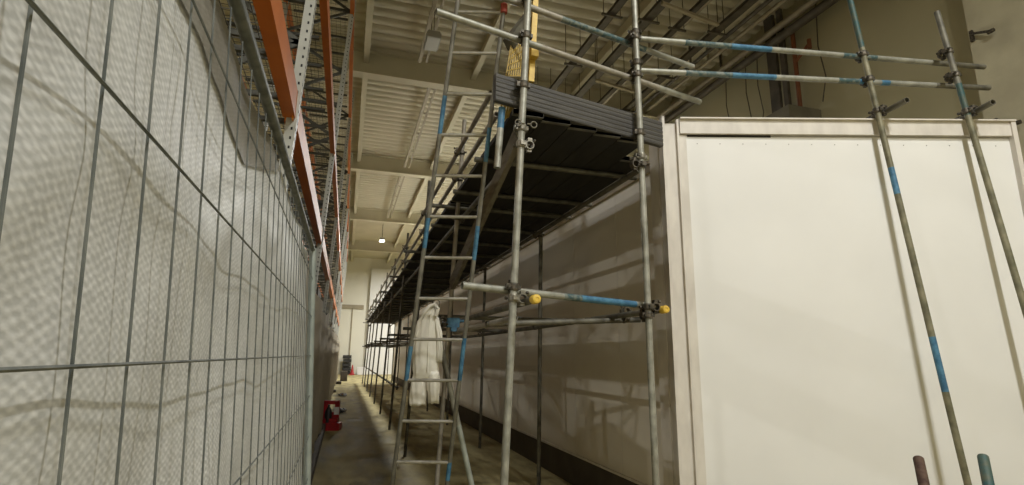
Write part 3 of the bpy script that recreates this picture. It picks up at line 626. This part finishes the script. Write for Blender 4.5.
# ================================================================ COVERALL hung on the scaffold
hk = at(431, 303, d=4.45); ho = at(430, 350, d=4.45)
t = tag(empty('coverall', hk), 'off white cloth coverall hung up behind the ladder rungs', 'coverall')
def loft(name, rings, seed=0, amp=.012, fold=7, close=True, parent=t, mtl='coat'):
    """rings: (px, py, half width m, half depth m)"""
    rnd = random.Random(seed); bm = bmesh.new(); n = 48; R = []; ph = rnd.random()*6
    for j, (px, py, a, b) in enumerate(rings):
        c = at(px, py, d=4.45)-hk; row = []
        for i in range(n):
            th = 2*math.pi*i/n; f = 1+(amp/max(a, .02))*(math.sin(fold*th+ph+.25*j)+.6*math.sin((fold+4)*th+ph*2-.4*j))*min(1, j/3)
            row.append(bm.verts.new(c+Vector((math.cos(th)*a*f, math.sin(th)*b*f, .006*math.sin(5*th+j)))))
        R.append(row)
    for A, B in zip(R, R[1:]):
        for i in range(n): bm.faces.new((A[i], A[(i+1) % n], B[(i+1) % n], B[i]))
    bm.faces.new(R[0][::-1]); bm.faces.new(R[-1])
    return link(name, bm, mtl, parent, 'y')
def dens(k, m=4):
    out = []
    for a, b in zip(k, k[1:]):
        for i in range(m): s = i/m; out.append(tuple(x+(y-x)*s for x, y in zip(a, b)))
    return out+[k[-1]]
loft('body', dens([(433, 306, .018, .015), (431.5, 312, .045, .03), (429.5, 322, .072, .04), (427.5, 336, .088, .045), (426.5, 352, .098, .045), (426, 366, .104, .045), (426, 374, .104, .036), (426, 381, .100, .012)]), 1, .005, 5)
loft('leg', dens([(419.5, 372, .050, .028), (418.5, 384, .062, .036), (418, 396, .064, .032), (417.5, 405, .062, .026)]), 2, .005, 4)['label'] = 'longer leg hanging lower left'
loft('leg', dens([(433.5, 372, .046, .025), (433.5, 384, .050, .034), (433.5, 403, .042, .024)]), 3, .005, 4)
loft('sleeve', dens([(422.5, 318, .026, .025), (417.5, 330, .030, .026), (415.5, 346, .030, .024), (415.5, 362, .026, .018), (415, 372, .018, .012)]), 4, .003, 4)
loft('sleeve', dens([(436, 318, .024, .025), (439, 334, .026, .026), (440, 350, .024, .02), (439.5, 362, .020, .014)]), 5, .003, 4)
bm = bmesh.new(); path_rod(bm, [at(x, y, d=4.42)-hk for x, y in ((416, 336), (419, 322), (424, 313), (430, 306), (435, 304), (438, 309), (436, 316))], .016, 10); link('collar', bm, 'coat', t, True)
bm = bmesh.new(); path_rod(bm, [at(x, y, d=4.41)-hk for x, y in ((430.5, 314), (429, 330), (428, 350), (427.5, 372))], .006, 8); link('zip_placket', bm, 'coat', t, True)
bm = bmesh.new(); path_rod(bm, [at(x, y, d=4.44)-hk for x, y in ((433, 308), (432, 302), (436, 299), (440, 302), (439, 307))], .004, 8); link('hanging_hook', bm, 'coupler', t, True)

# ================================================================ FENCE with sheeting
def fx(z): return -.18-.058*(z-1.6)
FY0, FY1 = -.45, 3.07
t = tag(empty('site_fence', (fx(0), 1.3, 0)), 'steel mesh site fence panel close along the left side', 'fence'); o_ = t.location
def fp(y, z, dx=0): return Vector((fx(z)+dx, y, z))-o_
bm = bmesh.new()
for z in [.09+.2*k for k in range(10)]: rod(bm, fp(FY0, z, .004), fp(FY1, z, .004), .0017, 6)
y = .437-.0975*9
while y < FY1: rod(bm, fp(y-.012, .02), fp(y+.006, 2.02), .0013, 6) ; y += .0975
link('wire_mesh', bm, 'fence', t)
for y in (FY0, FY1): bm = bmesh.new(); rod(bm, fp(y, 0), fp(y, 2.06), .018, 14); link('post', bm, 'fence_post', t, True)
bm = bmesh.new(); rod(bm, fp(FY0, 2.052), fp(FY1, 2.052), .0125, 14); link('top_rail', bm, 'fence', t, True)
bm = bmesh.new(); rod(bm, fp(FY0, .06), fp(FY1, .06), .017, 14); link('bottom_rail', bm, 'fence', t, True)
# fence foot
bm = bmesh.new(); box(bm, -.16, .12, FY1-.36+.0, FY1+.34, 0, .12); bmesh.ops.bevel(bm, geom=bm.edges[:], offset=.03, segments=2)
bmesh.ops.translate(bm, verts=bm.verts, vec=(fx(0), 0, 0)); tag(link('rubber_block', bm, 'black'), 'black rubber block foot under the fence end post', 'fence foot')
# the sheet hung behind the mesh
bm = bmesh.new(); NY, NZ = 240, 110; G = []
def sheet_dx(y, z):
    e = (.009*math.exp(-((z-1.62-.22*(y-.5)+.05*math.sin(y*9))/.05)**2)+.006*math.sin(y*3.1+z*4.2)+.005*math.sin(y*7.3-z*5.5+1.0)+.0016*math.sin(y*15+z*9+.6)+.0008*math.sin(y*31-z*21)+.0028*math.sin(z*17+math.sin(y*4)*2.2))
    return -.024+e
for j in range(NZ+1):
    z = .05+1.985*j/NZ; G.append([bm.verts.new((fx(z)+sheet_dx(y, z), y, z)) for y in [FY0-.1+(FY1-FY0+.08)*i/NY for i in range(NY+1)]])
for j in range(NZ):
    for i in range(NY): bm.faces.new((G[j][i], G[j][i+1], G[j+1][i+1], G[j+1][i]))
o = link('debris_sheet', bm, 'sheet', smooth='y'); tag(o, 'large white woven sheeting tied behind the mesh fence panel', 'sheeting')
# shadow on the upper sheet, built as a darker layer
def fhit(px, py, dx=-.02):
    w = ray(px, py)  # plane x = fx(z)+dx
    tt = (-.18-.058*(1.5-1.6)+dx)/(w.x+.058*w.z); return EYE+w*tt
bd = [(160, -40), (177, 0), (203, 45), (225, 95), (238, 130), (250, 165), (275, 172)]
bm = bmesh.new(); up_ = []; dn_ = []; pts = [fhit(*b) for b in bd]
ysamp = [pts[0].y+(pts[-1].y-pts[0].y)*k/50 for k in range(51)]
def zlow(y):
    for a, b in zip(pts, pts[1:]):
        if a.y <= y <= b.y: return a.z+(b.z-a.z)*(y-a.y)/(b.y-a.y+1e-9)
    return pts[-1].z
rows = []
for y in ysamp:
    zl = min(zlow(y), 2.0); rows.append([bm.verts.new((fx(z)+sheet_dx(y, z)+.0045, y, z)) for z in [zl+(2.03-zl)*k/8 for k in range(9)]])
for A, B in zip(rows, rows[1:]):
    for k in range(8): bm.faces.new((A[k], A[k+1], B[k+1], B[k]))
fl = link('shade_patch', bm, 'sheet_shade', o, 'y'); fl['label'] = 'shaded patch of the sheeting, built as a darker layer'

# ================================================================ PALLET RACKS (left)
def rx(z): return -.5+.05*(z-3.45)
RY = [-.6, 4.18, 9.1, 13.6, 18.2, 22.8, 27.4, 32.0, 36.6]
LV = [3.34, 4.86, 7.5]; RD = 1.1
RORD = ORD
def upright(y, x_of, i, back=False):
    t = tag(empty('rack_upright_frame', (x_of(0), y, 0)), 'grey pallet rack upright frame, %s along the left of the aisle' % ORD[i], 'rack frame', 'pallet rack frames'); o_ = t.location
    for nm, off in (('front_column', 0), ('rear_column', -RD)):
        bm = bmesh.new(); a = Vector((x_of(0)+off, y, .0))-o_; b = Vector((x_of(8.2)+off, y, 8.2))-o_
        bar(bm, a, b, .075, .095, up=(0, 1, 0))
        if off == 0 and i < 5:
            z = 2.4
            while z < 8.1:
                c = Vector((x_of(z)+off, y, z))-o_
                for dy in (-.028, .028): box(bm, c.x+.0375, c.x+.0395, c.y+dy-.007, c.y+dy+.007, c.z, c.z+.022, 1)
                box(bm, c.x+.004, c.x+.018, c.y-.0495, c.y-.0475, c.z, c.z+.022, 1)
                z += .075
        link(nm, bm, ['rackg', 'hole'], t)
    z = .3; k = 0
    while z < 7.8:
        bm = bmesh.new(); bar(bm, Vector((x_of(z)-.03, y, z))-o_, Vector((x_of(z+.6)-RD+.03, y, z+.6))-o_, .03, .045) if k % 2 == 0 else bar(bm, Vector((x_of(z)-RD+.03, y, z))-o_, Vector((x_of(z+.6)-.03, y, z+.6))-o_, .03, .045)
        if k % 3 == 0: bar(bm, Vector((x_of(z)-.03, y, z))-o_, Vector((x_of(z)-RD+.03, y, z))-o_, .03, .045)
        link('brace', bm, 'rackd', t); z += .6; k += 1
for i, y in enumerate(RY): upright(y, rx, i)
# wire deck mesh: built once per bay length
def deck_bm(L, Wd=.93):
    bm = bmesh.new(); y = 0
    while y < L: bar(bm, (-Wd, y, .0), (0, y, .0), .0045, .0045); y += .10
    x = -Wd
    while x <= 0.001: bar(bm, (x, 0, .006), (x, L, .006), .0045, .0045); x += .08
    return bm
def deck_support(L, parent, Wd=.93):
    y = .25
    while y < L:
        bm = bmesh.new(); bar(bm, (-Wd, y, -.03), (0, y, -.03), .03, .035); link('support_bar', bm, 'rackd', parent); y += .62
for i in range(len(RY)-1):
    for j, z in enumerate(LV):
        x = rx(z); ya, yb = RY[i]+.04, RY[i+1]-.04
        for fr, off in (('front', 0), ('rear', -RD)):
            sc_ = 1.35 if j == 0 else 1.1
            t = tag(empty('rack_beam', (x+off-(.02 if j == 0 else 0), ya, z)), 'orange %s rack beam of the %s bay, %s level' % (fr, ORD[i], ('lowest', 'middle', 'highest')[j]), 'rack beam', 'orange rack beams')
            bm = bmesh.new(); L = yb-ya
            pr = [(.03, -.07), (.03, .09), (-.005, .09), (-.005, .06), (-.035, .06), (-.035, -.07)]
            A = [bm.verts.new((a*sc_, 0, b*sc_)) for a, b in pr]; B = [bm.verts.new((a*sc_, L, b*sc_)) for a, b in pr]
            for k in range(6): bm.faces.new((A[k], A[(k+1) % 6], B[(k+1) % 6], B[k]))
            bm.faces.new(A); bm.faces.new(B[::-1]); link('beam', bm, 'orange', t)
            if i < 3:
                for yy_ in (0, L):
                    bm = bmesh.new(); box(bm, .02, .032, yy_-.05, yy_+.05, -.12, .09); box(bm, -.03, .02, yy_-.004, yy_+.004, -.12, .09); link('connector', bm, 'connector', t)
        t = tag(empty('wire_deck', (x-.08, ya, z+.045)), 'wire mesh shelf deck of the %s rack bay, %s level' % (ORD[i], ('lowest', 'middle', 'highest')[j]), 'wire deck', 'wire rack decks')
        link('mesh', deck_bm(yb-ya), 'rackd', t); deck_support(yb-ya, t)
# brown sheeting over the foot of the racks beyond the fence panel
bm = bmesh.new(); G = []; NY, NZ = 260, 30
for i in range(NY+1):
    y = 3.2+30*i/NY; zt = 2.10+.05*math.sin(y*2.1)+.04*math.sin(y*5.3)+(.12 if y < 4.5 else 0)
    G.append([bm.verts.new((-.34+.03*math.sin(y*2.6+z_)+.02*math.sin(y*6.1+2*z_)+.02*(z_-1)*0, y, .17+(zt-.17)*j/NZ)) for j, z_ in [(j, j/NZ*2) for j in range(NZ+1)]])
for i in range(NY):
    for j in range(NZ): bm.faces.new((G[i][j], G[i+1][j], G[i+1][j+1], G[i][j+1]))
tag(link('rack_sheet', bm, 'sheet2', smooth='y'), 'long beige brown sheeting covering the foot of the pallet racks', 'sheeting')
bm = bmesh.new(); box(bm, -.37, -.27, 3.5, 14, 0, .14); box(bm, -.275, -.268, 3.5, 14, .03, .06)
tag(link('kick_board', bm, 'plinth'), 'dark kerb board on the floor beneath the beige sheeting', 'kerb board')
# dark stored cartons on the ground level of the racks (seen over the sheeting)
for i, (y, h) in enumerate([(4.8, 2.75), (6.3, 2.6), (7.8, 2.8), (10.0, 2.7), (11.8, 2.85), (14.4, 2.6)]):
    bm = bmesh.new(); box(bm, -1.65, -.62, y, y+1.2, 0.14, h); box(bm, -1.65, -.62, y+.57, y+.63, h, h+.003, 0)
    for k in range(3): box(bm, -1.65, -.62, y+.05+k*.5, y+.15+k*.5, 0, .14, 0)
    bmesh.ops.bevel(bm, geom=bm.edges[:], offset=.006, segments=1)
    tag(link('stored_carton', bm, 'box'), 'large dark palletised load behind the beige sheeting, %s along' % ORD[i], 'carton', 'palletised loads')

# ================================================================ THINGS ON THE AISLE FLOOR
def lathe(bm, prof, n=20, mi=0):
    R = [[bm.verts.new((r*math.cos(2*math.pi*i/n), r*math.sin(2*math.pi*i/n), z)) for i in range(n)] for r, z in prof]
    for A, B in zip(R, R[1:]):
        for i in range(n): bm.faces.new((A[i], A[(i+1) % n], B[(i+1) % n], B[i])).material_index = mi
    bm.faces.new(R[0][::-1]); bm.faces.new(R[-1])
# red moulded stand with white label
sp_ = at(327, 430, Z=0)+Vector((.06, 0, 0)); t = tag(empty('red_stand', sp_), 'red moulded plastic stand with a white label on the aisle floor', 'stand')
t.rotation_euler = (0, 0, math.radians(-12)); t.scale = (.82, .82, .82)
bm = bmesh.new(); box(bm, -.24, .24, -.16, .18, 0, .18); box(bm, -.17, .17, -.12, .16, .18, .28); bmesh.ops.bevel(bm, geom=bm.edges[:], offset=.03, segments=3); link('base', bm, 'red', t)
bm = bmesh.new(); box(bm, -.20, -.11, .02, .12, .15, .66); box(bm, .07, .17, .02, .12, .15, .66); box(bm, -.20, .17, .02, .12, .6, .69); box(bm, -.14, .10, .06, .11, .15, .42); bmesh.ops.bevel(bm, geom=bm.edges[:], offset=.012, segments=2); link('back_frame', bm, 'red', t)
bm = bmesh.new(); box(bm, .06, .18, .005, .018, .36, .54); link('label_plate', bm, 'white_label', t)['label'] = 'white label'
bm = bmesh.new(); lathe(bm, [(.075, .14), (.082, .17), (.082, .44), (.05, .52), (.025, .55), (.025, .60)]); bmesh.ops.translate(bm, verts=bm.verts, vec=(-.06, -.05, 0)); link('cylinder', bm, 'black', t, True)['label'] = 'dark cylinder held in the stand'
# cable bundle and oddments
random.seed(3)
for k, (px, py, r_, lb) in enumerate([(345, 412, .30, 'tangled black cable heap on the floor beside the red stand'), (346, 396, .26, 'black cable coil farther up the aisle behind the stand')]):
    c = at(px, py, Z=0); bm = bmesh.new(); pts = []
    for i in range(90):
        a = i*.42; rr = r_*(.55+.45*math.sin(i*.37+k)); pts.append((c.x-.12+rr*.55*math.cos(a), c.y+rr*1.6*math.sin(a), .02+.05*abs(math.sin(i*.9))))
    path_rod(bm, pts, .014, 6); tag(link('cable_heap', bm, 'black', smooth=True), lb, 'cable')
for k, (px, py, lb) in enumerate([(332, 392, 'small dark offcut on the floor near the beige sheeting'), (338, 384, 'flat dark bar lying by the sheeting farther up the aisle'), (344, 381, 'low dark box on the floor before the crate stack')]):
    c = at(px, py, Z=0); bm = bmesh.new(); box(bm, c.x-.22, c.x+.16, c.y-.3, c.y+.3, 0, (.08, .12, .55)[k]); bmesh.ops.bevel(bm, geom=bm.edges[:], offset=.02, segments=2)
    tag(link('floor_block', bm, 'box'), lb, 'block')
c = at(347.5, 373.6, Y=43.3)
for k in range(5):
    z = k*.29; bm = bmesh.new(); x, y = c.x+.02*(k % 2), c.y
    box(bm, x-.42, x+.20, y-.3, y+.3, z, z+.03); box(bm, x-.42, x-.38, y-.3, y+.3, z, z+.26); box(bm, x+.16, x+.20, y-.3, y+.3, z, z+.26); box(bm, x-.42, x+.20, y-.3, y-.27, z, z+.19); box(bm, x-.42, x+.20, y+.27, y+.3, z, z+.26)
    for q_ in range(4): box(bm, x-.36+q_*.15, x-.28+q_*.15, y-.305, y-.27, z+.19, z+.24)
    tag(link('crate', bm, 'black'), 'black crate in the stack by the far wall, %s from the floor' % ('first', 'second', 'third', 'fourth', 'fifth')[k], 'crate', 'black crates by the far wall')
c = at(352, 373.8, Y=42.4); t = tag(empty('traffic_cone', (c.x, c.y, 0)), 'red traffic cone at the far end of the aisle', 'cone')
bm = bmesh.new(); box(bm, -.2, .2, -.2, .2, 0, .05); link('base', bm, 'red', t)
bm = bmesh.new(); lathe(bm, [(.15, .05), (.08, .42), (.035, .70), (.03, .72)]); link('body', bm, 'red', t, True)
bm = bmesh.new(); lathe(bm, [(.102, .34), (.078, .47), (.07, .47)]); link('band', bm, 'redcap', t, True)
bm = bmesh.new(); c = at(361, 374.5, Y=43.3); box(bm, c.x-.3, c.x+.3, YE-.9, YE-.4, 0, .55); bmesh.ops.bevel(bm, geom=bm.edges[:], offset=.03, segments=2); box(bm, c.x-.32, c.x+.32, YE-.92, YE-.38, .44, .49)
tag(link('white_box', bm, 'white_label'), 'small white box at the foot of the far wall', 'box')
